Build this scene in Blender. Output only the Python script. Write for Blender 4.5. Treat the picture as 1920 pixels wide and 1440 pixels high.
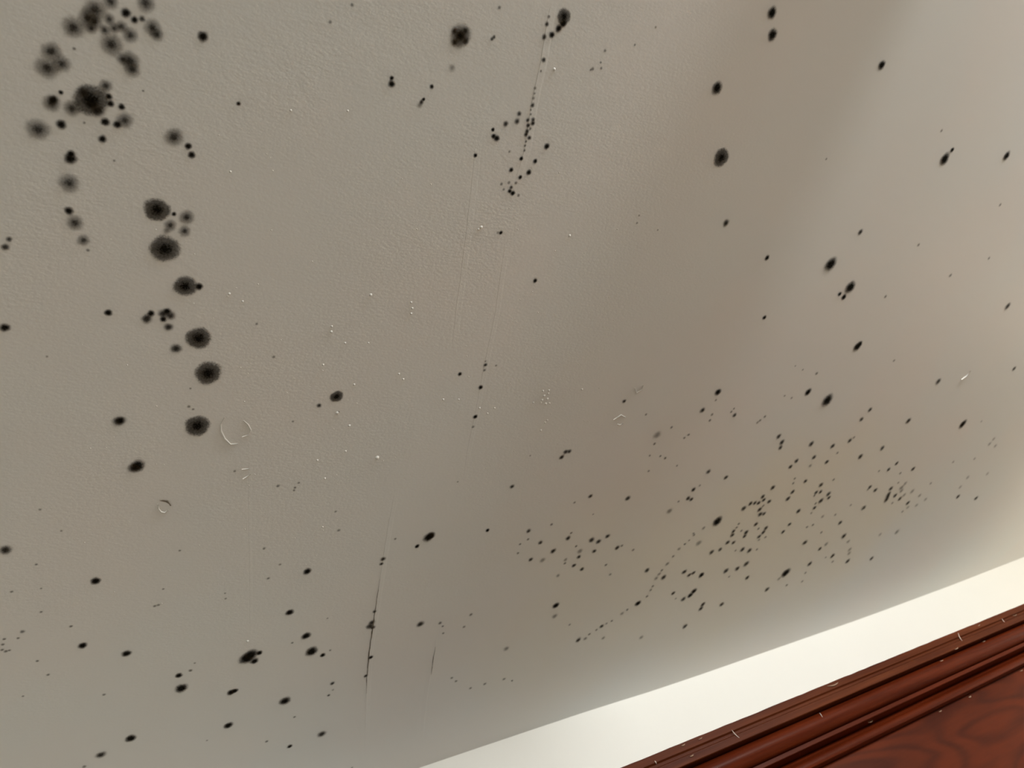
import bpy, bmesh, math, random
from mathutils import Matrix, Vector
random.seed(7)
for o in list(bpy.data.objects): bpy.data.objects.remove(o)
scn = bpy.context.scene
C = scn.collection
CEIL = 2.40          # ceiling height
EYE = 1.65           # camera height

# ------------------------------------------------------------------ camera
cam = bpy.data.cameras.new('camera'); cam_o = bpy.data.objects.new('camera', cam); C.objects.link(cam_o)
ROT = [[0.842358, 0.04366, -0.537147], [-0.256149, -0.844494, -0.470337], [-0.474153, 0.533782, -0.700183]]        # rows: world x, y, z axes seen from the camera
cam_o.matrix_world = Matrix.Translation((0, 0, EYE)) @ Matrix(ROT).to_4x4()
cam.sensor_width = 36.0; cam.lens = 36.0 * 1442 / 1920
cam.clip_start = .01
cam.dof.use_dof = True; cam.dof.focus_distance = .97; cam.dof.aperture_fstop = 7.5
scn.camera = cam_o

# ------------------------------------------------------------------ light
w = bpy.data.worlds.new('world'); scn.world = w; w.use_nodes = True
w.node_tree.nodes['Background'].inputs[0].default_value = (.75, .85, 1, 1)
w.node_tree.nodes['Background'].inputs[1].default_value = .02
def area(name, loc, rot, sx, sy, power, col):
    l = bpy.data.lights.new(name, 'AREA'); l.shape = 'RECTANGLE'; l.size = sx; l.size_y = sy; l.energy = power; l.color = col
    o = bpy.data.objects.new(name, l); C.objects.link(o); o.location = loc; o.rotation_euler = rot
    return o
# lights added out of view: two wash the wall, the rest fill the ceiling
area('added_wall_wash_near', (1.05, -1.6, 2.27), (math.radians(90), 0, 0), .12, .1, 25, (.98, 1, 1))
area('added_wall_wash_far', (2.0, -.8, 2.33), (math.radians(90), 0, 0), .16, .1, 18.5, (.98, 1, 1))
area('added_back_fill', (.45, -2.52, 1.55), (math.radians(90), 0, 0), 1.9, 1.3, 22, (.93, 1, 1))  # broad soft light added behind the camera, in an invented window opening
area('added_west_fill', (-2.26, .1, 1.5), (0, math.radians(-90), 0), 1.3, 1.2, 2.0, (.92, 1, 1))  # weak fill added from the west; that wall has no window
for nm, e, r, loc, col in (('added_warm_light', 12, .05, (2.6, -.9, 2.32), (1, .84, .54)), ('added_side_fill', 5.4, .08, (3.2, .6, 1.9), (1, .92, .74)), ('added_low_fill', 2.6, .1, (1.65, .25, 1.1), (1, .86, .66))):  # three warm point lights added as fill, unseen and without lamp bodies
    p = bpy.data.lights.new(nm, 'POINT'); p.energy = e; p.shadow_soft_size = r; p.color = col
    po = bpy.data.objects.new(nm, p); C.objects.link(po); po.location = loc
scn.view_settings.view_transform = 'Standard'; scn.view_settings.look = 'None'
scn.view_settings.gamma = 1; scn.view_settings.use_curve_mapping = False
scn.view_settings.exposure = 0.0

# ------------------------------------------------------------------ materials
def mat(name):
    m = bpy.data.materials.new(name); m.use_nodes = True
    nt = m.node_tree; b = nt.nodes['Principled BSDF']
    return m, nt, b
def N(nt, kind, **kw):
    n = nt.nodes.new(kind)
    for k, v in kw.items(): setattr(n, k, v)
    return n
def math_n(nt, op, a, b=None, clamp=False):
    n = N(nt, 'ShaderNodeMath', operation=op, use_clamp=clamp)
    for i, v in enumerate((a, b)):
        if v is None: continue
        if isinstance(v, (int, float)): n.inputs[i].default_value = v
        else: nt.links.new(v, n.inputs[i])
    return n.outputs[0]
def noise(nt, vec, scale, detail=3, rough=.5, dist=0):
    n = N(nt, 'ShaderNodeTexNoise'); n.inputs['Scale'].default_value = scale; n.inputs['Detail'].default_value = detail
    n.inputs['Roughness'].default_value = rough; n.inputs['Distortion'].default_value = dist
    nt.links.new(vec, n.inputs['Vector']); return n.outputs['Fac']
def maprange(nt, v, a, b, c, d, smooth=False):
    n = N(nt, 'ShaderNodeMapRange', interpolation_type='SMOOTHSTEP' if smooth else 'LINEAR')
    nt.links.new(v, n.inputs[0])
    for i, q in zip((1, 2, 3, 4), (a, b, c, d)):
        if isinstance(q, (int, float)): n.inputs[i].default_value = q
        else: nt.links.new(q, n.inputs[i])
    return n.outputs[0]
def mixc(nt, fac, a, b):
    n = N(nt, 'ShaderNodeMix', data_type='RGBA')
    if isinstance(fac, (int, float)): n.inputs['Factor'].default_value = fac
    else: nt.links.new(fac, n.inputs['Factor'])
    for k, v in ((6, a), (7, b)):
        if isinstance(v, tuple): n.inputs[k].default_value = (*v, 1)
        else: nt.links.new(v, n.inputs[k])
    return n.outputs[2]
def scaled(nt, vec, s):
    n = N(nt, 'ShaderNodeVectorMath', operation='MULTIPLY'); nt.links.new(vec, n.inputs[0]); n.inputs[1].default_value = s
    return n.outputs[0]

def ceiling_paint():
    m, nt, b = mat('ceiling_paint')
    tc = N(nt, 'ShaderNodeTexCoord').outputs['Object']
    # old yellowish damp stain where the mould swarm grows
    d = N(nt, 'ShaderNodeVectorMath', operation='DISTANCE'); nt.links.new(scaled(nt, tc, (1, 1.7, 1)), d.inputs[0]); d.inputs[1].default_value = (1.35, 1.02 * 1.7, 0)
    dd = math_n(nt, 'ADD', d.outputs['Value'], math_n(nt, 'MULTIPLY', math_n(nt, 'SUBTRACT', noise(nt, tc, 3.0, 4), .5), .7))
    st = maprange(nt, dd, .85, .15, 0, 1, True)
    blot = maprange(nt, noise(nt, tc, 2.2, 3), .35, .65, 0, 1, True)
    base = mixc(nt, blot, (.775, .78, .75), (.795, .77, .73))
    nt.links.new(mixc(nt, st, base, (.82, .775, .66)), b.inputs['Base Color'])
    b.inputs['Roughness'].default_value = .55
    b.inputs['Specular IOR Level'].default_value = .3
    # roller stipple and coarser plaster waves
    n1 = noise(nt, scaled(nt, tc, (1, 1.6, 1)), 210, 3, .55)
    n2 = noise(nt, tc, 60, 3, .5)
    rough_zone = N(nt, 'ShaderNodeVectorMath', operation='DISTANCE'); nt.links.new(tc, rough_zone.inputs[0]); rough_zone.inputs[1].default_value = (.25, .42, 0)
    patch = math_n(nt, 'MULTIPLY', maprange(nt, noise(nt, tc, 5, 2), .35, .7, .4, 1.1), maprange(nt, rough_zone.outputs['Value'], .25, .95, 1.0, .12, True))
    h = math_n(nt, 'ADD', math_n(nt, 'MULTIPLY', math_n(nt, 'MULTIPLY', n1, patch), .6), math_n(nt, 'MULTIPLY', math_n(nt, 'MULTIPLY', n2, patch), .55))
    bp = N(nt, 'ShaderNodeBump'); bp.inputs['Strength'].default_value = .2; bp.inputs['Distance'].default_value = .0025
    nt.links.new(h, bp.inputs['Height']); nt.links.new(bp.outputs[0], b.inputs['Normal'])
    return m
def plain(name, col, rough=.6, spec=.3, bump=0, bs=120):
    m, nt, b = mat(name)
    tc = N(nt, 'ShaderNodeTexCoord').outputs['Object']
    f = noise(nt, tc, 4, 4)
    dk = tuple(c * .96 for c in col)
    nt.links.new(mixc(nt, f, dk, col), b.inputs['Base Color'])
    b.inputs['Roughness'].default_value = rough; b.inputs['Specular IOR Level'].default_value = spec
    if bump:
        bp = N(nt, 'ShaderNodeBump'); bp.inputs['Strength'].default_value = bump; bp.inputs['Distance'].default_value = .001
        nt.links.new(noise(nt, tc, bs, 3), bp.inputs['Height']); nt.links.new(bp.outputs[0], b.inputs['Normal'])
    return m
def mould():
    m, nt, b = mat('mould')
    uv = N(nt, 'ShaderNodeUVMap', uv_map='UVMap').outputs['UV']
    oi = N(nt, 'ShaderNodeObjectInfo')
    sep = N(nt, 'ShaderNodeSeparateColor'); nt.links.new(oi.outputs['Color'], sep.inputs[0])
    edge_a, core_a, core_r, inner = sep.outputs[0], sep.outputs[1], sep.outputs[2], oi.outputs['Alpha']
    off = N(nt, 'ShaderNodeCombineXYZ'); nt.links.new(math_n(nt, 'MULTIPLY', oi.outputs['Random'], 90.0), off.inputs[2])
    ad = N(nt, 'ShaderNodeVectorMath', operation='ADD'); nt.links.new(uv, ad.inputs[0]); nt.links.new(off.outputs[0], ad.inputs[1])
    ln = N(nt, 'ShaderNodeVectorMath', operation='LENGTH'); nt.links.new(uv, ln.inputs[0]); r = ln.outputs['Value']
    n1 = math_n(nt, 'SUBTRACT', noise(nt, ad.outputs[0], 1.6, 2), .5)
    n2 = math_n(nt, 'SUBTRACT', noise(nt, ad.outputs[0], 9, 3, .6), .5)
    rr = math_n(nt, 'ADD', math_n(nt, 'ADD', r, math_n(nt, 'MULTIPLY', n1, .17)), math_n(nt, 'MULTIPLY', n2, .36))
    guard = maprange(nt, r, 1.0, .86, 0, 1, True)
    edge = maprange(nt, rr, .98, inner, 0, 1, True)
    core = maprange(nt, rr, core_r, math_n(nt, 'MULTIPLY', core_r, .12), 0, 1, True)
    a = math_n(nt, 'ADD', math_n(nt, 'MULTIPLY', edge, edge_a), math_n(nt, 'MULTIPLY', core, math_n(nt, 'SUBTRACT', core_a, edge_a)))
    a = math_n(nt, 'MULTIPLY', a, math_n(nt, 'MULTIPLY', guard, maprange(nt, n2, -.3, .3, 1.15, .85)), True)
    nt.links.new(a, b.inputs['Alpha'])
    nt.links.new(mixc(nt, a, (.085, .056, .024), (.006, .005, .003)), b.inputs['Base Color'])
    b.inputs['Roughness'].default_value = 1; b.inputs['Specular IOR Level'].default_value = .05
    return m
def wood(name, light, dark, kind, rough=.33):
    m, nt, b = mat(name)
    tc = N(nt, 'ShaderNodeTexCoord').outputs['Object']
    if kind == 'grain':
        f = maprange(nt, noise(nt, scaled(nt, tc, (1.2, 40, 40)), 3, 5, .6), .3, .7, 0, 1)
    else:
        # cathedral figure: contour bands of a stretched noise field
        h = noise(nt, scaled(nt, tc, (1.9, 5, 7.5)), 1.3, 2, .4, .4)
        s = math_n(nt, 'FRACT', math_n(nt, 'MULTIPLY', h, 9.0))
        band = maprange(nt, math_n(nt, 'ABSOLUTE', math_n(nt, 'SUBTRACT', s, .5)), .5, .12, 0, 1, True)
        fine = noise(nt, scaled(nt, tc, (4, 60, 60)), 4, 4, .6)
        big = maprange(nt, noise(nt, scaled(nt, tc, (3, 9, 9)), 1.7, 2), .35, .65, 0, 1, True)
        f = math_n(nt, 'ADD', math_n(nt, 'MULTIPLY', band, .40), math_n(nt, 'ADD', math_n(nt, 'MULTIPLY', fine, .35), math_n(nt, 'MULTIPLY', big, .32)), True)
    nt.links.new(mixc(nt, f, dark, light), b.inputs['Base Color'])
    b.inputs['Roughness'].default_value = rough; b.inputs['Specular IOR Level'].default_value = .07
    return m
M_CEIL = ceiling_paint()
M_WALL = plain('wall_paint', (.925, .905, .845), .6, .3, .06, 90)
M_FLOOR = plain('floor_boards', (.33, .24, .16), .5)
M_PAINT = plain('loose_paint', (.74, .72, .67), .45, .4)
M_FLECK = plain('wall_paint_fleck', (.72, .60, .52), .6)
M_SPECK = plain('dull_plaster_speck', (.33, .21, .14), .8)
M_CRACK = plain('crack_dirt_and_shade', (.17, .145, .11), 1, .05)
M_MOULD = mould()
M_WOOD = wood('mahogany_trim', (.105, .0165, .0042), (.05, .0065, .0018), 'grain', .36)
M_EDGE = wood('worn_mahogany_edge', (.108, .026, .0075), (.048, .008, .0022), 'grain', .42)
M_PANEL = wood('figured_mahogany', (.10, .0165, .0042), (.034, .0055, .0024), 'figure', .40)
M_FRAME = plain('added_fitting_paint', (.8, .79, .76), .4)
M_METAL = plain('brass', (.45, .32, .12), .35, .6)

# ------------------------------------------------------------------ helpers
def link(name, bm, m, parent=None, smooth=False, uv=False):
    me = bpy.data.meshes.new(name); bm.to_mesh(me); bm.free(); me.materials.append(m)
    if smooth:
        for p in me.polygons: p.use_smooth = True
    o = bpy.data.objects.new(name, me); C.objects.link(o)
    if parent: o.parent = parent
    return o
def tag(o, label, cat, group=None, kind=None):
    if label: o['label'] = label
    if cat: o['category'] = cat
    if group: o['group'] = group
    if kind: o['kind'] = kind
    return o
def box(bm, x0, x1, y0, y1, z0, z1, bev=0):
    r = bmesh.ops.create_cube(bm, size=1)
    for v in r['verts']:
        v.co = Vector(((x0 + x1) / 2 + v.co.x * (x1 - x0), (y0 + y1) / 2 + v.co.y * (y1 - y0), (z0 + z1) / 2 + v.co.z * (z1 - z0)))
    if bev:
        es = list({e for v in r['verts'] for e in v.link_edges})
        bmesh.ops.bevel(bm, geom=es, offset=bev, segments=2, affect='EDGES')
def struct(name, bm, m, parent=None):
    o = link(name, bm, m, parent)
    if not parent: o['kind'] = 'structure'
    return o

# ------------------------------------------------------------------ room
X0, X1, Y0, YW = -2.3, 3.95, -2.6, 1.42
bow = [(-2.4, 1.40), (.3, 1.405), (.63, 1.4095), (.85, 1.4115), (1.08, 1.415), (1.24, 1.423), (1.4, 1.4262), (1.62, 1.4255), (2.13, 1.4245), (2.6, 1.412), (3.08, 1.389), (4.05, 1.345)]
def bow_y(x):
    for (a, p), (b, q) in zip(bow, bow[1:]):
        if a <= x <= b:
            t = (x - a) / (b - a); return p + (q - p) * t
    return bow[-1][1]
bm = bmesh.new(); box(bm, X0 - .1, X1 + .1, Y0 - .1, 1.55, -.1, 0); struct('floor', bm, M_FLOOR)
# ceiling: one slab, its origin on its lower face
bm = bmesh.new(); box(bm, X0 - .1, X1 + .1, Y0 - .1, 1.55, 0, .12)
ceiling = struct('ceiling', bm, M_CEIL); ceiling.location = (0, 0, CEIL)
# back wall, slightly out of true
bm = bmesh.new(); xs = [X0 + (X1 - X0) * i / 60 for i in range(61)]
front = [[bm.verts.new((x, bow_y(x), z)) for x in xs] for z in (0, CEIL)]
back = [[bm.verts.new((x, 1.55, z)) for x in xs] for z in (0, CEIL)]
for i in range(60):
    bm.faces.new((front[0][i], front[0][i + 1], front[1][i + 1], front[1][i]))
    bm.faces.new((back[0][i + 1], back[0][i], back[1][i], back[1][i + 1]))
o = struct('wall_back', bm, M_WALL)
for p in o.data.polygons: p.use_smooth = True
bm = bmesh.new(); box(bm, X0 - .1, X0, Y0, 1.5, 0, CEIL); struct('wall_left', bm, M_WALL)
bm = bmesh.new(); box(bm, X1, X1 + .1, Y0, 1.5, 0, CEIL); struct('wall_right', bm, M_WALL)
bm = bmesh.new()
for a in ((X0, -.3, 0, CEIL), (1.7, X1, 0, CEIL), (-.3, 1.7, 0, .85), (-.3, 1.7, 2.25, CEIL)): box(bm, a[0], a[1], Y0 - .1, Y0, a[2], a[3])
struct('wall_front', bm, M_WALL)
bm = bmesh.new()
for a in ((-.3, -.24, .85, 2.25), (1.64, 1.7, .85, 2.25), (.67, .73, .85, 2.25), (-.3, 1.7, .85, .91), (-.3, 1.7, 2.19, 2.25)): box(bm, a[0], a[1], Y0 - .08, Y0 - .02, a[2], a[3])
struct('added_window_frame', bm, M_FRAME)  # invented window frame, out of view, set around the added back light

# unseen drum, added to cast the soft dark band across the ceiling
lamp = bpy.data.objects.new('shadow_drum', None); C.objects.link(lamp); lamp.location = (.955, -.75, CEIL)
tag(lamp, 'white round drum, unseen, added under the ceiling to cast the soft dark band', 'light blocker', None, 'thing')
for nm, r1, r2, dp, z, m_ in (('drum_mount', .05, .05, .012, -.006, M_FRAME), ('drum', .088, .088, .10, -.062, M_FRAME), ('drum_cap', .06, .07, .006, -.1145, M_METAL)):
    bm = bmesh.new(); bmesh.ops.create_cone(bm, segments=40, radius1=r1, radius2=r2, depth=dp, cap_ends=True, matrix=Matrix.Translation((0, 0, z))); link(nm, bm, m_, lamp)

# ------------------------------------------------------------------ ceiling relief: joints, cracks, flaked paint
G1=('small black mould bead strung along the upper plaster seam','mould beads on the upper seam')
G2=('tiny black mould dot in the tight grape cluster below the beaded seam','grape cluster dots')
G3=('small dark dot in the string running down the faint lower seam','dots along the faint lower seam')
G4=('small dark mould speck in the loose scatter west of the dotted arc','specks in the loose scatter west of the dotted arc')
G5=('faint mould bead in the dotted arc curving down to the white wall','beads of the dotted arc')
G6=('small brown mould speck in the dense middle knot of the swarm','specks in the dense middle knot')
G7=('small brown mould speck in the lower part of the swarm, above the white wall','specks in the lower swarm')
G8=('small brown mould speck in the upper part of the swarm','specks in the upper swarm')
G9=('small brown mould speck in the eastern knot of the swarm','specks in the eastern knot')
G10=('faint brown mould speck around the speckled blur at the far end of the swarm','specks of the speckled blur')
G11=('faint grey mould speck on the bare corner beyond the speckled blur','specks beyond the speckled blur')
SPOTS=[
('largest smudged patch of merged grey-brown mould colonies, at the very top of the ceiling cluster',[(62.6,122.1,11.0,"F"),(57.3,129.5,9.1,"F"),(62.2,131.0,7.7,"F"),(59.9,136.7,5.8,"F"),(72.9,127.2,5.8,"F"),(76.1,133.6,5.1,"F"),(69.5,136.1,5.4,"F"),(81.5,131.3,6.4,"F")]),
('teardrop fuzzy mould spot hanging under the east end of the merged top patch',[(88.3,136.6,7.7,"F")]),
('round fuzzy grey mould spot directly beside the merged top patch, dark off-centre heart',[(47.2,138.3,10.5,"F")]),
('round brownish fuzzy mould spot just below the merged top patch',[(74.6,146.7,11.3,"F")]),
('double-hearted fuzzy mould spot, easternmost of the top cluster',[(105.0,127.6,9.0,"F"),(108.4,132.4,7.0,"F")]),
('fuzzy mould spot cut by the top edge, above the row of small black dots',[(73.6,113.5,7.7,"F")]),
('fuzzy mould spot cut by the top edge, above the double-hearted spot',[(99.2,109.4,9.3,"F")]),
('small solid black dot, biggest of the row of three between fuzzy top spots',[(84.8,120.0,5.2,"S")]),
('small black dot, middle one of the row of three among fuzzy top spots',[(91.2,124.0,3.9,"S")]),
('small brown dot, palest of the row of three among fuzzy top spots',[(96.8,122.1,3.7,"M")]),
('three fuzzy mould spots grown together in a trefoil, west side of the top cluster',[(31.7,159.5,9.6,"F"),(28.4,172.8,11.1,"F"),(38.9,167.7,8.7,"F")]),
('fuzzy mould patch with three dark hearts, below the merged top patch',[(83.5,156.5,6.5,"F"),(88.7,156.9,10.0,"F"),(90.5,163.5,8.1,"F")]),
('huge ragged mould colony with a pitch-black heart, biggest spot on the ceiling',[(54.4,188.1,6.4,"M"),(59.5,193.5,15.1,"D"),(64.7,201.6,7.6,"M"),(60.3,196.0,5.9,"S")]),
('pale purplish fuzzy spot just above the huge ragged black colony',[(70.6,180.3,7.0,"F")]),
('black dot touching the huge ragged colony, upper one of a vertical pair',[(73.0,188.7,3.8,"S")]),
('black dot touching the huge ragged colony, lower one of a vertical pair',[(74.3,194.3,4.1,"S")]),
('isolated round black dot just east of the huge ragged colony',[(82.9,195.8,3.9,"S")]),
('dark round dot just under the huge ragged colony, beside the ring-shaped spot',[(70.4,210.3,5.0,"S")]),
('greyish ring-shaped spot with a black dot biting into its lower edge',[(85.6,206.8,8.8,"F"),(79.8,211.3,4.7,"S")]),
('black dot below the huge ragged colony, standing alone',[(68.4,225.3,4.7,"S")]),
('fuzzy spot with an off-centre black heart west of the huge ragged colony',[(31.2,200.4,8.9,"F"),(32.3,197.6,4.8,"S")]),
('pale fuzzy spot pressed against the lower west side of the huge ragged colony',[(45.7,202.6,8.5,"F")]),
('tiny grey dot above the fuzzy spot with an off-centre black heart',[(37.8,190.7,2.6,"S")]),
('small oval black dot beside the big pale fuzzy spot',[(37.7,217.1,5.4,"S")]),
('big pale round fuzzy spot, lowest on the west flank of the top cluster',[(20.7,223.4,11.5,"F")]),
('compact black spot with a smaller dot on top, above a plain fuzzy spot',[(44.0,245.6,6.6,"S"),(44.5,241.3,4.4,"S")]),
('plain fuzzy round spot below the compact double black spot',[(42.5,267.6,11.0,"F")]),
('pale evenly speckled fuzzy spot beside two black dots, apart from the cluster',[(125.6,216.5,10.8,"F")]),
('black dot beside the evenly speckled fuzzy spot, upper of two',[(138.1,223.2,4.4,"S")]),
('black dot near the evenly speckled fuzzy spot, lower of two',[(141.3,230.8,4.7,"S")]),
('lone black dot with soft edge east of the top cluster',[(144.5,126.9,6.1,"S")]),
('tiny lone black dot on bare paint east of the huge ragged colony',[(178.7,178.7,2.9,"S")]),
('flat little black dash at the head of a short fuzzy chain',[(42.2,293.2,5.1,"S")]),
('fuzzy brown-centred spot, upper of two in a short chain under the black dash',[(46.7,304.0,9.2,"F")]),
('fuzzy brown-centred spot, lower of two in a short chain under the black dash',[(53.3,320.6,7.1,"F")]),
("pale elongated double smudge at the picture's west edge",[(-3.7,323.1,3.7,"M"),(-6.8,330.8,4.8,"M")]),
('dense black-hearted disc heading the long column of mould discs',[(113.9,286.3,13.4,"D")]),
('tiny black dot wedged between dense disc and fuzzy trio',[(128.9,289.4,3.0,"S")]),
('fuzzy spot east of the topmost dense disc, uppermost of the fuzzy trio',[(140.4,291.7,9.2,"F")]),
('fuzzy spot with scattered specks, between the two topmost dense discs',[(126.1,300.9,7.4,"F"),(123.1,307.0,5.1,"P")]),
('fuzzy spot of the trio nearest the spiky dense disc',[(139.2,306.0,7.5,"F")]),
('dense spiky-edged disc, second in the long column of mould discs',[(122.4,325.2,16.2,"D")]),
('dense black disc with a small dot fused to its side, third in the long column',[(142.8,364.6,13.2,"D"),(155.9,364.8,5.5,"S")]),
('small lone black dot west of the long column of mould discs',[(74.3,395.3,5.0,"S")]),
("black dot at the picture's west edge, halfway down",[(-10.8,411.4,5.9,"S")]),
('brown mould spot with a black bump, beside the four-lobed spot',[(108.7,401.7,7.7,"M"),(112.4,395.6,4.8,"S")]),
('four-lobed clover mould spot beside the long column',[(123.3,396.1,6.5,"M"),(130.3,397.9,7.2,"M"),(124.0,402.2,4.5,"S"),(127.1,393.1,5.2,"S")]),
('brown dot just under the four-lobed clover spot',[(129.4,411.5,6.6,"M")]),
('dense oval black disc, fourth in the long column',[(159.1,425.0,15.1,"D")]),
('medium dark dot west of the fourth dense disc',[(137.7,436.9,8.0,"M")]),
('dense dark disc with a wide brown rim, fifth in the long column',[(171.6,468.5,16.9,"D")]),
('dense jet-black disc at the foot of the long column, next to the chipped ring',[(164.8,538.1,16.2,"D")]),
('dark dot with brownish west edge, level with the foot of the long column',[(85.5,524.8,9.2,"M"),(86.5,524.2,6.1,"S")]),
('black half-moon spot with a frayed lower edge, above the small lifted flake',[(104.5,587.2,10.7,"S"),(101.9,589.8,9.3,"M")]),
("blue-grey smeared spot at the picture's west edge",[(-22.7,686.3,9.0,"M")]),
('oval black spot on plain ceiling, highest of the lower west scatter',[(63.8,754.4,7.6,"S")]),
('oval black spot, western of a level pair in the lower west scatter',[(49.8,861.8,7.2,"S")]),
('oval black spot, eastern of a level pair in the lower west scatter',[(99.4,893.3,7.9,"S")]),
('large oval spot with a smaller one floating just above it',[(170.7,989.4,11.7,"S")]),
('small diamond-shaped dark spot just above the larger oval one',[(165.8,960.6,6.7,"S")]),
('ragged jet-black blotch with a side lobe, biggest of the lower ceiling',[(256.8,957.2,14.8,"S"),(262.3,951.2,13.9,"S"),(269.1,967.3,8.0,"S"),(274.5,951.9,6.5,"S")]),
('kidney-shaped black spot below the ragged jet-black blotch',[(240.9,1026.3,8.0,"S"),(246.1,1024.7,6.6,"S")]),
('oval black spot under the kidney-shaped one',[(243.3,1104.2,9.3,"S")]),
('flat pointed black spot close to the bottom edge of the picture',[(108.1,1072.8,10.0,"S")]),
('rusty brown smear close to the bottom edge of the picture',[(70.8,1092.3,9.4,"M")]),
('oval black spot with a long tail, alone below the little paired ovals',[(326.8,1080.6,12.1,"S")]),
('fuzzy-tailed brown spot near the bottom, above the bright wall corner',[(402.9,1197.8,10.9,"M")]),
('small brown dot near the bottom, under the fuzzy-tailed spot',[(349.4,1205.8,5.9,"S")]),
('oval black spot west of the dark crack, highest of three stepping down',[(310.0,878.4,8.3,"S")]),
('oval black spot west of the dark crack, middle of three stepping down',[(341.9,937.3,9.6,"S")]),
('largest oval black spot west of the dark crack, lowest of three stepping down',[(355.2,975.8,13.2,"S")]),
('little black dot right beside the largest oval spot west of the crack',[(374.9,991.0,6.0,"S")]),
('oval black spot above the stepping three, level with the dots on the crack',[(325.4,801.2,8.1,"S")]),
('three-lobed faint brown dot trail west of the dark crack',[(401.9,1067.5,5.7,"M"),(405.4,1084.6,3.4,"P"),(399.9,1095.7,4.2,"M")]),
('crisp glossy-black bean-shaped spot alone in mid ceiling',[(507.4,774.1,11.6,"S"),(511.3,771.7,9.7,"S")]),
('small black dot tucked under the crisp bean-shaped spot',[(492.1,789.2,5.3,"S")]),
('soft round black spot with a blurred rim in bare mid ceiling',[(322.8,508.5,9.8,"D")]),
('small grey oval beside the soft round black spot',[(302.5,520.3,4.7,"M")]),
('ragged brown growth astride the dark crack, biggest on it',[(444.5,948.1,9.1,"M"),(446.7,940.3,7.5,"M"),(450.7,952.4,6.1,"M")]),
('small growth on the dark crack above the ragged one',[(446.6,915.4,5.0,"M")]),
('small growth on the dark crack, below the ragged one',[(460.2,1025.3,5.7,"S")]),
('small growth at the bottom end of the dark crack',[(460.0,1071.0,5.3,"M")]),
('double grey growth where the dark crack begins',[(439.6,803.6,6.2,"M"),(438.8,813.1,4.8,"M")]),
('brown oval spot between the dark crack and the fainter crack',[(537.6,971.5,9.5,"M")]),
('pale brown oval spot near the wall, east of the fainter crack',[(743.5,1099.7,9.5,"P")]),
('broad round mould rosette made of many dark lobes, upper mid ceiling',[(384.6,80.6,14.6,"F"),(386.0,81.4,13.2,"F"),(384.6,80.6,5.1,"S"),(389.3,75.2,4.8,"M"),(377.9,77.9,4.8,"M"),(392.4,84.7,5.2,"M"),(380.4,88.0,4.8,"M")]),
('pale pinkish smudge under the lobed rosette',[(383.4,112.2,5.8,"P")]),
('small brown double dot east of the lobed rosette',[(421.0,77.3,2.9,"M"),(422.9,74.9,2.9,"M")]),
('stacked pair of dots, small over larger, west of the seam',[(321.1,132.5,3.2,"S"),(322.1,137.9,5.1,"S")]),
('lone little black dot between the stacked pair and the seam',[(365.3,133.6,3.3,"S")]),
('brown triple smear with a faint tail, west of the seam',[(359.4,147.3,2.6,"S"),(357.6,150.3,3.6,"M"),(356.5,153.7,4.6,"P")]),
('tadpole-shaped black mould colony with a curling tail beside the seam top',[(499.3,40.3,9.8,"D"),(500.9,46.8,5.4,"S"),(496.6,52.5,5.4,"S"),(490.2,60.1,4.8,"S")]),
('brown dot with soft rim, uppermost of two touching dots west of the seam',[(475.4,145.2,4.2,"M")]),
('brown dot with soft rim, lower of two touching dots west of the seam',[(475.2,153.5,5.0,"M")]),
('soft brown dot between the touching dots and the black double dot',[(461.9,158.2,4.9,"M")]),
('round black dot topping the black double dot west of the seam',[(447.8,166.6,3.2,"S")]),
('black double dot, westmost of the group beside the seam',[(450.4,173.3,3.9,"S"),(455.1,175.1,5.0,"S")]),
('lone black dot over the west edge of the taped strip',[(433.7,196.8,3.5,"S")]),
('round reddish-black dot east of the beaded seam',[(523.1,175.6,5.2,"S")]),
('black dot below the reddish-black one east of the seam',[(512.9,194.4,4.1,"S")]),
('reddish-brown dot crossing the lower seam, above the grape cluster',[(508.3,208.2,4.8,"S")]),
('round black dot west of the lower seam, above the grape cluster',[(483.9,207.7,4.0,"S")]),
('black dot with a pale shadow twin, under the grape cluster on the taped strip',[(492.6,284.2,3.5,"S"),(488.2,284.5,2.9,"P")]),
('lone black dot below the grape cluster, east of the seam',[(562.3,345.5,4.5,"S")]),
(('small black mould bead, first from the top of the upper plaster seam',G1[1]),[(481.0,51.3,3.7,"M")]),
(('small black mould bead, second from the top of the upper plaster seam',G1[1]),[(481.8,63.8,4.4,"M")]),
(('small black mould bead, third from the top of the upper plaster seam',G1[1]),[(488.5,85.9,4.1,"M")]),
(('small black mould bead, fourth from the top of the upper plaster seam',G1[1]),[(489.5,133.9,3.9,"M")]),
(('small black mould bead, sixth from the top of the upper plaster seam',G1[1]),[(488.4,150.4,3.6,"M")]),
(('small black mould bead, fifth from the top of the upper plaster seam',G1[1]),[(495.1,148.9,3.9,"M")]),
(('small black mould bead, seventh from the top of the upper plaster seam',G1[1]),[(496.4,152.9,4.3,"M")]),
(('small black mould bead, eighth from the top of the upper plaster seam',G1[1]),[(490.9,156.0,3.9,"M")]),
(('small black mould bead, ninth from the top of the upper plaster seam',G1[1]),[(491.5,162.5,4.0,"M")]),
(('small black mould bead, tenth from the top of the upper plaster seam',G1[1]),[(491.3,166.2,4.0,"M")]),
(('small black mould bead, eleventh from the top of the upper plaster seam',G1[1]),[(496.6,169.1,4.0,"M")]),
(('small black mould bead, twelfth from the top of the upper plaster seam',G1[1]),[(493.3,193.5,3.7,"S")]),
(('tiny black mould dot, first from the top of the grape cluster below the seam',G2[1]),[(498.6,215.0,3.7,"S")]),
(('tiny black mould dot, second from the top of the grape cluster below the seam',G2[1]),[(490.0,228.0,3.7,"M")]),
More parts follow.
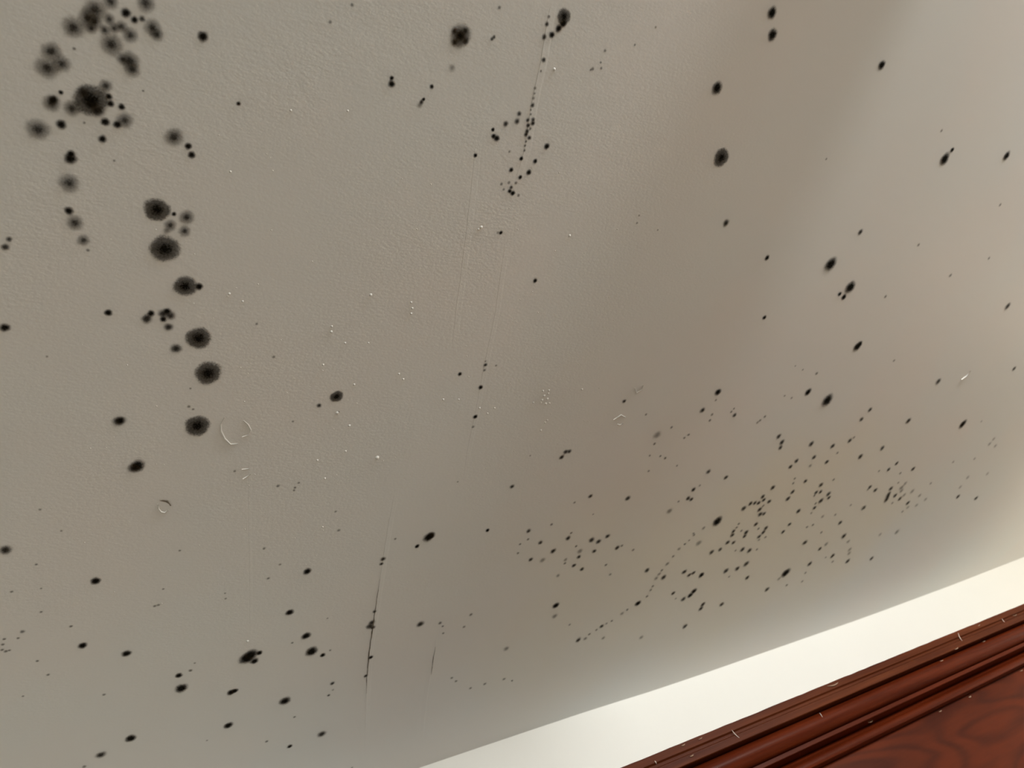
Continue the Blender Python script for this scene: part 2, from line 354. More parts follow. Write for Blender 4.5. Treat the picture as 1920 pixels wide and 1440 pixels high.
(('tiny black mould dot, third from the top of the grape cluster below the seam',G2[1]),[(489.2,232.6,3.7,"S")]),
(('tiny black mould dot, fourth from the top of the grape cluster below the seam',G2[1]),[(494.3,234.7,4.5,"S")]),
(('small dark mould dot, first down the faint lower seam',G3[1]),[(523.0,470.7,4.3,"M")]),
(('small dark mould dot, third down the faint lower seam',G3[1]),[(525.4,506.4,4.8,"S")]),
(('small dark mould dot, fourth down the faint lower seam',G3[1]),[(530.1,555.1,4.9,"S")]),
(('small dark mould dot, second down the faint lower seam',G3[1]),[(487.3,483.4,4.2,"S")]),
('dark oval spot on bare ceiling, upper of an aligned vertical pair near the top edge',[(792.3,-22.4,9.8,"S")]),
('dark oval spot on bare ceiling, lower of an aligned vertical pair near the top edge',[(807.4,0.1,10.0,"S")]),
('dark oval spot with soft lower rim in the shaded band of the ceiling',[(748.9,74.2,10.8,"S")]),
('largest oval brown-rimmed spot in the shaded band of the ceiling',[(801.9,156.3,15.2,"D")]),
('grey-brown oval smudge under the largest spot of the shaded band',[(860.7,245.1,8.3,"M")]),
('small olive oval spot between shaded band and warm lamp glow',[(1038.0,-3.2,9.0,"S")]),
('black seed-shaped spot with a little satellite, in the warm lamp glow',[(1301.9,100.6,14.3,"S"),(1309.2,84.6,6.3,"S")]),
("slender seed-shaped spot by the picture's east edge, in the warm glow",[(1478.4,74.5,11.3,"S")]),
("short dark dash by the picture's east edge, below the warm glow",[(1812.1,367.4,12.5,"M")]),
('big jet-black oval, upper of two leaning ovals in the east ceiling',[(1140.3,297.0,17.0,"S")]),
('jet-black leaning oval with two small satellites below it',[(1224.8,336.9,16.2,"S")]),
('small black satellite dot, western of two under the leaning oval',[(1204.8,350.8,6.1,"S")]),
('small black satellite dot, eastern of two under the leaning oval',[(1221.4,356.6,7.9,"S")]),
('small brown oval dash above the two leaning jet-black ovals',[(1176.8,237.9,7.9,"M")]),
('ragged black oval alone midway between the leaning ovals and the swarm',[(1340.8,458.2,14.6,"S"),(1344.0,453.6,7.3,"S")]),
('lone small black dot west of the leaning ovals, upper of two',[(979.3,293.3,6.4,"S")]),
('lone small black dot west of the leaning ovals, lower of two',[(1037.2,397.4,5.8,"S")]),
("faint brown dash above the thin dark dash at the swarm's east rim",[(1714.1,555.7,11.9,"M")]),
("pale dash by the picture's east edge, above the thin black bar",[(2031.8,534.6,10.3,"M")]),
('large black oval at the top rim of the swarm, biggest there',[(1336.3,580.5,19.6,"S")]),
('smaller dark oval right beside the large one topping the swarm',[(1260.7,557.3,11.0,"S")]),
("dark bar-shaped dash east of the swarm's top",[(1689.0,660.1,12.3,"M")]),
('slim jet-black bar, easternmost bold mark of the swarm',[(1955.0,692.2,17.4,"S")]),
("dark oval with a tiny dot below it at the swarm's west top",[(1006.9,542.4,9.3,"S")]),
("smaller dark oval dash southwest of the swarm's west top oval",[(988.5,578.6,8.0,"M")]),
('pale grey oval smudge at the west fringe of the swarm',[(903.2,622.4,12.1,"P")]),
('lone black dot beside the chipped paint crescent',[(797.9,547.1,5.4,"M")]),
('three grey-brown dots touching in a corner shape west of the swarm',[(715.5,637.1,6.6,"M"),(722.7,636.9,6.1,"M"),(711.7,647.2,6.7,"M")]),
("pale tan oval smudge in the swarm's western fringe",[(1022.6,811.5,10.7,"P")]),
('double-lobed tan dot northwest of the bold black oval',[(1058.8,786.0,8.0,"M"),(1069.5,790.3,7.3,"M")]),
('bold black oval inside the swarm at the head of the dotted arc',[(1182.3,866.0,17.0,"S")]),
("long bold black oval at the swarm's lower rim, nearest the white wall",[(1547.2,1098.5,19.5,"S")]),
('two-lobed bold brown-black oval in the lower swarm',[(1217.3,1086.6,10.5,"S"),(1222.8,1075.0,10.5,"S")]),
('dark oval tucked against the two-lobed one in the lower swarm',[(1199.5,1093.3,10.1,"M")]),
('two-bead brown bar below the two-lobed oval',[(1281.1,1132.4,10.5,"M"),(1281.5,1146.2,10.5,"M")]),
('round dark dot ending a short row of four in the lower swarm',[(1220.3,1026.1,10.4,"S")]),
('black oval on the dotted arc, boldest bead of it',[(1056.3,1066.7,10.6,"S")]),
('bold black oval with a pale twin under it, west of the dotted arc',[(826.3,1008.7,10.2,"S")]),
('pale twin smudge under the bold oval west of the dotted arc',[(834.6,1039.6,9.5,"P")]),
('pale grey oval smudge on the dotted arc under the bold black oval',[(1157.2,920.4,11.7,"P")]),
('brown curved bar at the edge of the faint speckled blur in the east swarm',[(1805.8,891.2,11.5,"M"),(1808.8,900.3,11.5,"M"),(1813.5,911.4,12.5,"M")]),
('tan dash above the faint speckled blur in the east swarm',[(1576.3,748.0,11.5,"M")]),
('dark oval low in the east swarm with a pale tail of dots',[(1714.4,1012.6,13.4,"M")]),
('grey smudge dot in the west scatter, upper of two smudges',[(768.3,858.6,8.4,"M")]),
('pale smudge dot in the west scatter, lower of two smudges',[(751.6,876.3,8.9,"P")]),
('pale smudge with a dark dot at its foot in the west scatter',[(832.0,872.4,9.1,"P"),(835.1,887.3,6.9,"M")]),
(('dark mould speck, second out northwest of the smudge with a dark foot',G4[1]),[(697.4,798.1,6.4,"M")]),
(('dark mould speck, first out west of the smudge with a dark foot',G4[1]),[(732.1,831.2,6.5,"M")]),
(('dark mould speck, second out west of the smudge with a dark foot',G4[1]),[(724.5,868.9,6.6,"M")]),
(('dark mould speck, first out northwest of the smudge with a dark foot',G4[1]),[(791.7,833.6,7.4,"M")]),
(('dark mould speck, first out southwest of the smudge with a dark foot',G4[1]),[(831.7,907.6,7.0,"M")]),
(('brown mould speck, first out south of the smudge with a dark foot',G4[1]),[(855.7,922.5,7.1,"M")]),
(('pale mould speck, first out north of the bold pale-twinned oval',G4[1]),[(802.2,925.7,6.5,"P")]),
(('dark mould speck, first out northeast of the smudge with a dark foot',G4[1]),[(849.8,849.1,9.0,"M")]),
(('dark mould speck, second out northeast of the smudge with a dark foot',G4[1]),[(868.7,856.9,8.4,"M")]),
(('dark mould speck, third out northeast of the smudge with a dark foot',G4[1]),[(886.1,847.4,7.7,"M")]),
(('dark mould speck, first out east of the smudge with a dark foot',G4[1]),[(868.0,880.1,7.0,"M")]),
(('dark mould speck, second out east of the smudge with a dark foot',G4[1]),[(924.2,884.2,7.9,"M")]),
(('dark mould speck, third out west of the smudge with a dark foot',G4[1]),[(613.3,780.7,5.1,"S")]),
(('dark mould speck, first out southwest of the three touching corner dots',G4[1]),[(633.4,694.8,6.0,"M")]),
(('dark mould speck, first out southeast of the three touching corner dots',G4[1]),[(805.6,741.0,6.5,"M")]),
(('dark mould speck, first out west of the pale tan oval smudge',G4[1]),[(897.1,760.2,8.2,"M")]),
(('dark mould speck, first out north of the boldest bead of the dotted arc',G4[1]),[(1036.8,968.3,9.2,"M")]),
(('dark mould speck, first out northwest of the two-lobed bold oval',G4[1]),[(1097.9,1002.4,10.3,"M")]),
(('pale mould speck, second out southwest of the smudge with a dark foot',G4[1]),[(805.1,887.1,6.4,"P")]),
(('faint mould bead, fifth from the top of the dotted arc',G5[1]),[(1076.0,1000.0,8.1,"P")]),
(('faint mould bead, fourth from the top of the dotted arc',G5[1]),[(1079.7,988.9,7.3,"P")]),
(('faint mould bead, third from the top of the dotted arc',G5[1]),[(1089.5,963.0,8.0,"P")]),
(('faint mould bead, second from the top of the dotted arc',G5[1]),[(1103.7,925.2,7.2,"P")]),
(('faint mould bead, first from the top of the dotted arc',G5[1]),[(1148.9,878.3,7.2,"P")]),
(('faint mould bead, sixth from the top of the dotted arc',G5[1]),[(1021.3,1086.4,7.4,"P")]),
(('faint mould bead, seventh from the top of the dotted arc',G5[1]),[(977.5,1110.9,7.9,"M")]),
(('faint mould bead, eighth from the top of the dotted arc',G5[1]),[(944.6,1136.8,8.0,"P")]),
(('faint mould bead, ninth from the top of the dotted arc',G5[1]),[(926.4,1135.6,9.3,"M")]),
(('dark mould speck, first out northeast of the bold black oval heading the dotted arc',G6[1]),[(1247.2,843.1,10.3,"M")]),
(('dark mould speck, second out northeast of the bold black oval heading the dotted arc',G6[1]),[(1262.2,832.7,8.8,"M")]),
(('brown mould speck, third out northeast of the bold black oval heading the dotted arc',G6[1]),[(1275.9,833.5,8.0,"M")]),
(('brown mould speck, fourth out northeast of the bold black oval heading the dotted arc',G6[1]),[(1288.8,835.6,8.0,"M")]),
(('dark mould speck, sixth out northeast of the bold black oval heading the dotted arc',G6[1]),[(1291.9,818.8,8.8,"M")]),
(('dark mould speck, fifth out northeast of the bold black oval heading the dotted arc',G6[1]),[(1301.4,829.0,8.1,"M")]),
(('dark mould speck, seventh out east of the bold black oval heading the dotted arc',G6[1]),[(1323.3,836.9,8.9,"M")]),
(('dark mould speck, fourth out east of the bold black oval heading the dotted arc',G6[1]),[(1304.3,855.7,9.8,"M")]),
(('dark mould speck, third out east of the bold black oval heading the dotted arc',G6[1]),[(1315.3,870.9,9.8,"M")]),
(('dark mould speck, sixth out east of the bold black oval heading the dotted arc',G6[1]),[(1327.7,871.6,8.2,"M")]),
(('dark mould speck, seventh out northeast of the bold black oval heading the dotted arc',G6[1]),[(1310.4,797.3,9.6,"M")]),
(('brown mould speck, first out southeast of the bold black oval heading the dotted arc',G6[1]),[(1253.2,907.1,8.1,"M")]),
(('dark mould speck, second out southeast of the bold black oval heading the dotted arc',G6[1]),[(1256.2,918.2,9.0,"M")]),
(('dark mould speck, first out east of the bold black oval heading the dotted arc',G6[1]),[(1300.2,919.3,9.9,"M")]),
(('dark mould speck, fifth out southeast of the bold black oval heading the dotted arc',G6[1]),[(1301.5,930.3,8.3,"M")]),
(('dark mould speck, third out southeast of the bold black oval heading the dotted arc',G6[1]),[(1253.0,938.7,9.0,"M")]),
(('brown mould speck, fourth out southeast of the bold black oval heading the dotted arc',G6[1]),[(1273.6,943.0,8.3,"M")]),
(('dark mould speck, first out south of the bold black oval heading the dotted arc',G6[1]),[(1239.5,955.7,8.2,"M")]),
(('dark mould speck, second out south of the bold black oval heading the dotted arc',G6[1]),[(1214.9,958.1,9.8,"M")]),
(('dark mould speck, second out east of the bold black oval heading the dotted arc',G6[1]),[(1319.4,900.2,9.1,"M")]),
(('dark mould speck, third out northwest of the long bold oval near the wall',G6[1]),[(1364.1,919.3,9.3,"M")]),
(('dark mould speck, second out northwest of the long bold oval near the wall',G6[1]),[(1362.8,931.5,9.3,"M")]),
(('brown mould speck, fifth out east of the bold black oval heading the dotted arc',G6[1]),[(1355.5,942.6,8.5,"M")]),
(('dark mould speck, sixth out southeast of the bold black oval heading the dotted arc',G6[1]),[(1319.6,972.9,10.1,"M")]),
(('dark mould speck, first out northwest of the long bold oval near the wall',G6[1]),[(1347.6,982.1,10.3,"M")]),
(('brown mould speck, second out west of the long bold oval near the wall',G7[1]),[(1362.9,1026.0,12.2,"M")]),
(('brown mould speck, third out west of the long bold oval near the wall',G7[1]),[(1338.2,1035.0,10.4,"M")]),
(('dark mould speck, first out northeast of the two-lobed bold oval',G7[1]),[(1300.5,1032.6,11.1,"M")]),
(('brown mould speck, first out west of the long bold oval near the wall',G7[1]),[(1396.9,1077.6,9.8,"M")]),
(('dark mould speck, third out north of the two-lobed bold oval',G7[1]),[(1156.8,1001.4,9.7,"M")]),
(('brown mould speck, first out north of the two-lobed bold oval',G7[1]),[(1178.2,1015.9,8.2,"M")]),
(('dark mould speck, second out north of the two-lobed bold oval',G7[1]),[(1189.0,1012.2,8.2,"M")]),
(('brown mould speck, first out west of the two-lobed bold oval',G7[1]),[(1154.7,1063.5,8.2,"M")]),
(('brown mould speck, first out east of the two-lobed bold oval',G7[1]),[(1353.0,1152.4,10.7,"M")]),
(('pale mould speck, first out southwest of the long bold oval near the wall',G7[1]),[(1531.5,1114.3,8.7,"P")]),
(('brown mould speck, second out southwest of the long bold oval near the wall',G7[1]),[(1507.0,1144.0,11.2,"M")]),
(('dark mould speck, first out south of the two-lobed bold oval',G7[1]),[(1255.9,1196.0,10.6,"M")]),
(('pale mould speck, first out southwest of the boldest bead of the dotted arc',G7[1]),[(998.3,1152.4,7.5,"P")]),
(('pale mould speck, first out south of the boldest bead of the dotted arc',G7[1]),[(1119.9,1189.7,9.4,"P")]),
(('dark mould speck, first out southwest of the large oval topping the swarm',G8[1]),[(1240.6,659.0,9.0,"M")]),
(('dark mould speck, second out southwest of the large oval topping the swarm',G8[1]),[(1260.7,675.3,9.9,"M")]),
(('dark mould speck, third out southwest of the large oval topping the swarm',G8[1]),[(1264.5,688.8,8.4,"M")]),
(('dark mould speck, first out south of the large oval topping the swarm',G8[1]),[(1362.3,689.9,10.3,"M")]),
(('dark mould speck, first out west of the tan dash',G8[1]),[(1443.6,704.1,9.8,"M")]),
(('brown mould speck, third out west of the tan dash',G8[1]),[(1397.9,728.4,8.9,"M")]),
(('brown mould speck, fifth out west of the tan dash',G8[1]),[(1342.4,731.5,8.7,"M")]),
(('brown mould speck, sixth out west of the tan dash',G8[1]),[(1332.9,745.6,8.7,"M")]),
(('brown mould speck, second out west of the tan dash',G8[1]),[(1455.4,748.2,9.1,"M")]),
(('pale mould speck, fourth out west of the tan dash',G8[1]),[(1401.4,751.5,7.6,"P")]),
(('brown mould speck, first out east of the large oval topping the swarm',G8[1]),[(1506.7,616.0,8.9,"M")]),
(('brown mould speck, first out north of the tan dash',G8[1]),[(1495.1,639.6,8.9,"M")]),
(('brown mould speck, first out northwest of the tan dash',G8[1]),[(1496.9,695.6,9.1,"M")]),
(('dark mould speck, first out east of the tan dash',G8[1]),[(1647.0,732.1,10.5,"M")]),
(('brown mould speck, first out southeast of the oval with a tiny dot below',G8[1]),[(1078.7,595.8,6.9,"M")]),
(('dark mould speck, second out north of the bold black oval heading the dotted arc',G8[1]),[(1080.8,724.7,7.9,"M")]),
(('dark mould speck, first out north of the bold black oval heading the dotted arc',G8[1]),[(1141.0,747.1,8.2,"M")]),
(('dark mould speck, first out northeast of the pale tan oval smudge',G8[1]),[(1062.6,765.7,8.0,"M")]),
(('brown mould speck, second out southwest of the tan dash',G9[1]),[(1415.4,795.2,8.3,"M")]),
(('brown mould speck, eighth out northwest of the dark tailed oval',G9[1]),[(1389.6,820.9,9.1,"M")]),
(('dark mould speck, seventh out northwest of the dark tailed oval',G9[1]),[(1385.9,839.6,10.0,"M")]),
(('dark mould speck, first out southwest of the tan dash',G9[1]),[(1482.9,815.4,10.2,"M")]),
(('brown mould speck, fifth out northwest of the dark tailed oval',G9[1]),[(1480.7,836.3,8.6,"M")]),
(('brown mould speck, fourth out northwest of the dark tailed oval',G9[1]),[(1496.5,837.2,8.6,"M")]),
(('brown mould speck, third out north of the dark tailed oval',G9[1]),[(1534.0,849.1,10.5,"M")]),
(('brown mould speck, second out north of the dark tailed oval',G9[1]),[(1545.2,861.9,8.8,"M")]),
(('dark mould speck, third out northwest of the dark tailed oval',G9[1]),[(1519.7,867.2,11.4,"M")]),
(('brown mould speck, second out northwest of the dark tailed oval',G9[1]),[(1509.8,886.1,8.8,"M")]),
(('dark mould speck, sixth out northwest of the dark tailed oval',G9[1]),[(1452.8,885.7,10.3,"M")]),
(('brown mould speck, second out north of the long bold oval near the wall',G9[1]),[(1446.6,923.9,8.7,"M")]),
(('brown mould speck, first out north of the long bold oval near the wall',G9[1]),[(1437.8,944.6,8.7,"M")]),
(('brown mould speck, first out north of the dark tailed oval',G9[1]),[(1658.9,958.4,10.3,"M")]),
(('pale mould speck, first out northwest of the dark tailed oval',G9[1]),[(1564.0,921.2,8.4,"P")]),
(('brown mould speck, first out northeast of the long bold oval near the wall',G9[1]),[(1553.8,1000.8,11.9,"M")]),
(('pale mould speck, first out southwest of the dark tailed oval',G9[1]),[(1654.0,1026.8,10.6,"P")]),
(('brown mould speck, third out southwest of the dark tailed oval',G9[1]),[(1637.7,1039.2,9.5,"M")]),
(('brown mould speck, second out southwest of the dark tailed oval',G9[1]),[(1718.6,1080.2,11.7,"M")]),
(('brown mould speck, first out east of the long bold oval near the wall',G9[1]),[(1632.0,1088.0,11.5,"M")]),
(('pale mould speck, second out southeast of the dark tailed oval',G9[1]),[(1784.2,1072.3,11.1,"P")]),
(('pale mould speck, first out south of the dark tailed oval',G9[1]),[(1793.3,1087.4,10.3,"P")]),
(('brown mould speck, second out south of the dark tailed oval',G9[1]),[(1811.0,1119.6,12.1,"M")]),
(('pale mould speck, first out southeast of the dark tailed oval',G9[1]),[(1751.2,1037.9,10.0,"P")]),
(('dark mould speck, first out southwest of the brown curved bar',G9[1]),[(1726.1,922.6,11.3,"M")]),
(('brown mould speck, third out north of the brown curved bar',G10[1]),[(1753.5,789.7,9.2,"M")]),
(('brown mould speck, second out north of the brown curved bar',G10[1]),[(1733.2,804.7,9.2,"M")]),
(('brown mould speck, fourth out northeast of the brown curved bar',G10[1]),[(1849.3,818.2,10.5,"M")]),
(('brown mould speck, second out northwest of the brown curved bar',G10[1]),[(1696.8,853.0,9.2,"M")]),
(('brown mould speck, first out northwest of the brown curved bar',G10[1]),[(1730.5,867.9,10.2,"M")]),
(('brown mould speck, first out north of the brown curved bar',G10[1]),[(1799.9,873.4,11.4,"M")]),
(('pale mould speck, second out northeast of the brown curved bar',G10[1]),[(1849.6,877.4,12.6,"P")]),
(('pale mould speck, first out northeast of the brown curved bar',G10[1]),[(1859.9,889.2,10.9,"P")]),
(('brown mould speck, first out east of the brown curved bar',G10[1]),[(1842.9,902.2,10.7,"M")]),
(('brown mould speck, second out east of the brown curved bar',G10[1]),[(1877.9,918.2,10.8,"M")]),
(('pale mould speck, third out east of the brown curved bar',G10[1]),[(1887.7,907.4,11.0,"P")]),
(('brown mould speck, fourth out east of the brown curved bar',G10[1]),[(1934.6,941.6,11.0,"M")]),
(('pale mould speck, first out southeast of the brown curved bar',G10[1]),[(1949.6,958.6,9.4,"P")]),
(('pale mould speck, fifth out east of the brown curved bar',G10[1]),[(1917.1,899.7,12.0,"P")]),
(('pale mould speck, seventh out east of the brown curved bar',G10[1]),[(1972.1,922.4,9.4,"P")]),
(('pale mould speck, eighth out east of the brown curved bar',G10[1]),[(2018.4,942.5,9.6,"P")]),
(('pale mould speck, sixth out east of the brown curved bar',G10[1]),[(1989.0,957.9,9.5,"P")]),
(('pale mould speck, third out northeast of the brown curved bar',G10[1]),[(1854.9,864.4,9.9,"P")]),
(('pale mould speck, first out east of the dark tailed oval',G10[1]),[(1894.1,1042.8,9.5,"P")]),
(('pale mould speck, first out south of the brown curved bar',G10[1]),[(1978.9,1049.9,13.6,"P")]),
(('brown mould speck, third out southeast of the dark tailed oval',G10[1]),[(1932.0,1137.3,11.5,"M")]),
(('pale mould speck, fourth out southeast of the slim black bar',G11[1]),[(2288.0,892.2,10.1,"P")]),
(('brown mould speck, third out south of the slim black bar',G11[1]),[(2326.6,987.9,12.3,"M")]),
(('brown mould speck, ninth out east of the brown curved bar',G11[1]),[(2201.5,962.2,11.9,"M")]),
(('pale mould speck, first out south of the slim black bar',G11[1]),[(2180.1,890.7,10.8,"P")]),
(('pale mould speck, second out south of the slim black bar',G11[1]),[(2174.2,923.6,9.9,"P")]),
(('pale mould speck, first out southeast of the slim black bar',G11[1]),[(2174.4,775.7,10.5,"P")]),
(('pale mould speck, second out southeast of the slim black bar',G11[1]),[(2180.4,760.5,9.6,"P")]),
(('pale mould speck, third out southeast of the slim black bar',G11[1]),[(2218.4,787.6,9.7,"P")]),
]
FAINT=[(47.8,154.5,2.2),(54.7,213.4,1.8),(99.2,179.8,1.8),(77.7,243.6,1.9),(57.1,330.4,2.5),(21.9,443.4,2.0),(217.4,407.9,2.6),(154.7,487.6,2.0),(154.3,511.3,3.0),(159.0,515.2,2.3),(10.8,634.7,2.6),(30.1,668.9,2.3),(5.0,714.0,2.7),(211.3,608.8,2.9),(155.6,725.5,2.6),(50.4,1108.9,4.2),(130.3,815.0,3.4),(134.6,814.3,3.4),(-11.9,817.6,4.2),(-16.5,827.1,2.8),(-30.0,824.5,3.1),(-31.9,833.0,3.1),(-32.9,841.8,3.2),(-29.4,845.7,3.5),(-25.7,845.1,2.5),(1.4,873.3,2.9),(11.9,902.5,3.3),(180.8,956.1,4.2),(74.0,964.7,3.6),(-15.5,932.1,2.6),(7.6,790.4,2.8),(8.6,752.4,2.1),(37.6,823.7,3.3),(-19.6,750.1,3.0),(139.2,787.2,2.6),(217.7,825.4,2.8),(216.2,815.1,2.4),(213.9,1126.9,2.7),(185.6,942.3,2.5),(270.8,75.7,2.7),(252.8,94.0,2.7),(421.3,47.3,3.0),(475.6,187.6,2.4),(488.9,97.5,2.3),(488.3,121.4,2.3),(489.1,139.2,2.0),(490.5,143.7,2.3),(493.7,173.8,2.4),(493.8,178.6,2.4),(564.2,63.0,3.0),(555.0,84.0,3.4),(552.5,85.6,2.3),(563.2,75.7,2.3),(566.2,81.5,2.7),(623.6,26.8,2.4),(602.4,49.7,2.4),(1253.6,60.3,4.3),(1011.7,134.2,3.1),(696.0,246.6,2.4),(696.9,257.0,2.8),(737.4,264.1,2.4),(521.4,464.9,2.4),(540.1,472.2,2.8),(240.4,450.2,3.0),(329.1,531.7,2.2),(273.3,541.4,2.5),(531.6,670.8,2.6),(360.3,731.8,4.1),(451.7,766.1,3.5),(292.7,638.5,2.7),(288.8,645.7,3.1),(288.0,650.0,2.7),(266.5,639.8,3.8),(350.3,696.4,3.2),(260.0,744.2,3.5),(271.6,801.3,3.7),(284.9,778.7,3.2),(385.8,983.7,3.2),(576.3,980.6,5.5),(583.8,990.6,3.5),(589.3,1009.4,3.6),(635.3,977.3,5.1),(629.0,1005.8,4.7),(639.0,1143.3,4.4),(651.3,1156.8,4.4),(691.0,1191.7,5.1),(722.6,1191.5,5.7),(766.8,1194.3,5.8),(789.4,1207.5,4.1),(348.0,1129.0,3.9),(322.1,946.0,3.1),(308.4,1173.8,4.3),(370.4,908.2,2.7),(478.9,1330.1,3.8),(1069.0,581.2,3.7),(1065.9,587.8,4.3),(857.5,577.2,3.9),(906.1,641.7,4.6),(973.9,636.2,4.2),(648.6,636.7,2.7),(906.5,666.8,3.6),(920.2,702.3,4.2),(986.8,698.9,3.8),(1035.7,790.1,4.5),(774.9,750.0,4.0),(828.6,785.3,3.1),(742.1,792.4,4.5),(702.7,818.0,4.0),(794.3,821.7,4.2),(818.2,857.9,4.3),(1122.5,906.0,4.2),(1129.4,893.1,5.4),(1125.3,888.0,4.2),(1380.8,949.2,6.0),(1172.7,1084.4,4.5),(1584.3,1149.4,6.7),(1509.3,901.8,5.5),(1600.4,977.9,6.4),(1736.4,1104.5,6.9),(1637.4,1120.2,6.8),(1646.4,1152.1,6.8),(1689.6,1079.2,5.3),(1659.3,903.0,5.7),(1818.6,857.5,5.9),(2145.8,822.3,7.2),(2036.0,819.6,7.0),(2044.1,691.7,5.3),(1359.5,250.1,5.3),(1620.6,263.4,5.3),(1518.8,304.0,6.3),(1549.3,159.0,5.6),(1344.0,353.2,5.5),(1491.7,494.8,5.4),(1182.3,496.3,3.2),(1209.6,505.3,3.8),(1257.1,515.4,5.6),(883.9,1077.8,4.7),(988.3,1106.4,4.9),(1154.1,618.6,5.0),(1158.8,614.2,5.0),(1167.5,606.4,5.0),(1219.2,568.0,4.5),(1195.1,561.7,3.9),(481.2,43.9,2.8),(487.2,115.8,2.9),(488.5,126.5,3.0),(494.8,159.1,3.0),(494.7,184.0,2.7),(476.1,225.5,3.1),(485.5,222.7,3.1),(494.9,222.4,3.1),(480.8,231.5,2.8),(503.0,236.5,3.2),(523.7,479.1,3.6),(531.3,572.5,3.8),(934.5,881.0,5.0),(913.8,925.3,5.1),(936.6,955.7,5.2),(807.4,896.7,4.8),(691.4,846.9,4.0),(689.2,826.0,4.0),(970.3,899.5,5.1),(1074.5,1051.5,5.6),(1076.7,1033.6,5.6),(1077.9,1023.2,5.5),(1082.4,979.1,5.5),(1096.7,944.1,5.4),(1114.8,914.5,5.4),(1032.4,1078.7,5.5),(1000.8,1102.3,4.9),(966.6,1118.5,4.9),(951.6,1126.4,5.5),(1258.2,887.3,5.7),(1257.5,897.5,5.7),(1280.1,910.8,5.7),(1337.5,915.8,5.9),(1362.0,953.3,6.0),(1296.3,971.0,5.2),(1373.8,984.5,6.0),(1310.5,846.5,5.7),(1324.1,1056.3,5.4),(1476.5,726.2,5.8),(1506.3,688.1,5.8),(1018.1,589.9,4.7),(1019.6,602.5,4.7),(930.3,609.4,4.6),(981.2,630.0,4.2),(933.4,671.1,4.2),(947.8,677.5,4.7),(1075.2,757.3,4.5),(1010.8,559.1,4.1),(1374.4,795.2,5.7),(1481.6,845.6,6.0),(1504.2,872.5,6.1),(1524.7,946.7,6.3),(1544.3,943.8,6.3),(1615.7,925.4,6.4),(1521.8,805.8,6.0),(1370.7,781.7,5.1),(1799.6,824.9,6.6),(1693.8,804.3,5.6),(1694.4,860.9,6.4),(1989.7,883.9,7.0),(1853.3,928.3,6.8),(1935.6,970.9,7.1)]
SEAM_BEADED=[(479.6,29.2),(481.2,53.9),(485.7,88.1),(487.2,115.8),(489.3,144.4),(494.8,179.7),(494.4,201.5),(493.2,223.8)]
SEAM_FAINT=[(497.6,272.9),(503.9,307.1),(509.0,342.7),(516.3,395.2),(519.3,442.7),(522.6,484.1),(529.0,554.1),(533.3,619.4),(541.4,674.2)]
TAPE_EDGE=[(429.4,176.0),(436.5,220.2),(444.5,276.8),(451.3,330.6),(457.8,388.1),(464.6,433.8),(471.7,456.0)]
SEAM_DARK=[(432.1,668.0),(434.0,702.1),(435.2,737.1),(440.0,805.9),(443.7,861.7),(448.4,920.6),(452.0,969.9),(454.4,1008.0),(461.3,1062.2),(472.1,1134.2),(499.1,1310.0)]
CRACK=[(442.2,844.6),(447.5,915.6),(450.7,957.2),(454.1,1001.7),(458.5,1041.5),(463.0,1082.8),(469.5,1119.3)]
SEAM_SHORT=[(577.0,996.4),(582.8,1051.4),(588.8,1108.9),(600.2,1201.0),(618.9,1319.3)]
CRACK_SHORT=[(581.2,1040.0),(584.6,1072.5),(590.6,1116.6)]
SEAM_THIN=[(222.4,560.1),(228.2,608.6),(233.9,677.2),(244.0,771.1),(250.4,832.2),(257.8,919.4)]
RING_A=[(193.5,528.7),(190.1,538.1),(190.8,547.9),(195.8,559.0),(203.1,568.2),(211.6,568.3)]
RING_B=[(214.7,535.0),(220.7,541.5),(224.5,549.5),(223.3,556.3),(215.6,558.7)]
FLAKE_LIP=[(127.9,646.6),(128.8,654.0),(131.8,659.5),(136.0,661.0),(139.9,657.6)]
FLAKE_SHADE=[(128.9,641.1),(132.9,641.7),(137.0,644.0),(140.6,647.9),(142.0,651.3)]
CHIP_A=[(790.6,582.3),(796.8,578.6),(802.6,574.0),(813.7,579.0)]
CHIP_B=[(802.2,591.5),(808.9,594.2),(814.5,591.6)]
CHIP_C=[(809.5,522.8),(817.4,533.3),(826.1,527.8),(825.5,518.7)]
CHIP_D=[(1828.7,532.5),(1824.5,546.7),(1810.9,556.1)]
CHIP_E=[(219.3,607.4),(227.5,607.6)]
CHIP_F=[(221.9,622.5),(227.2,619.1),(230.8,616.3)]
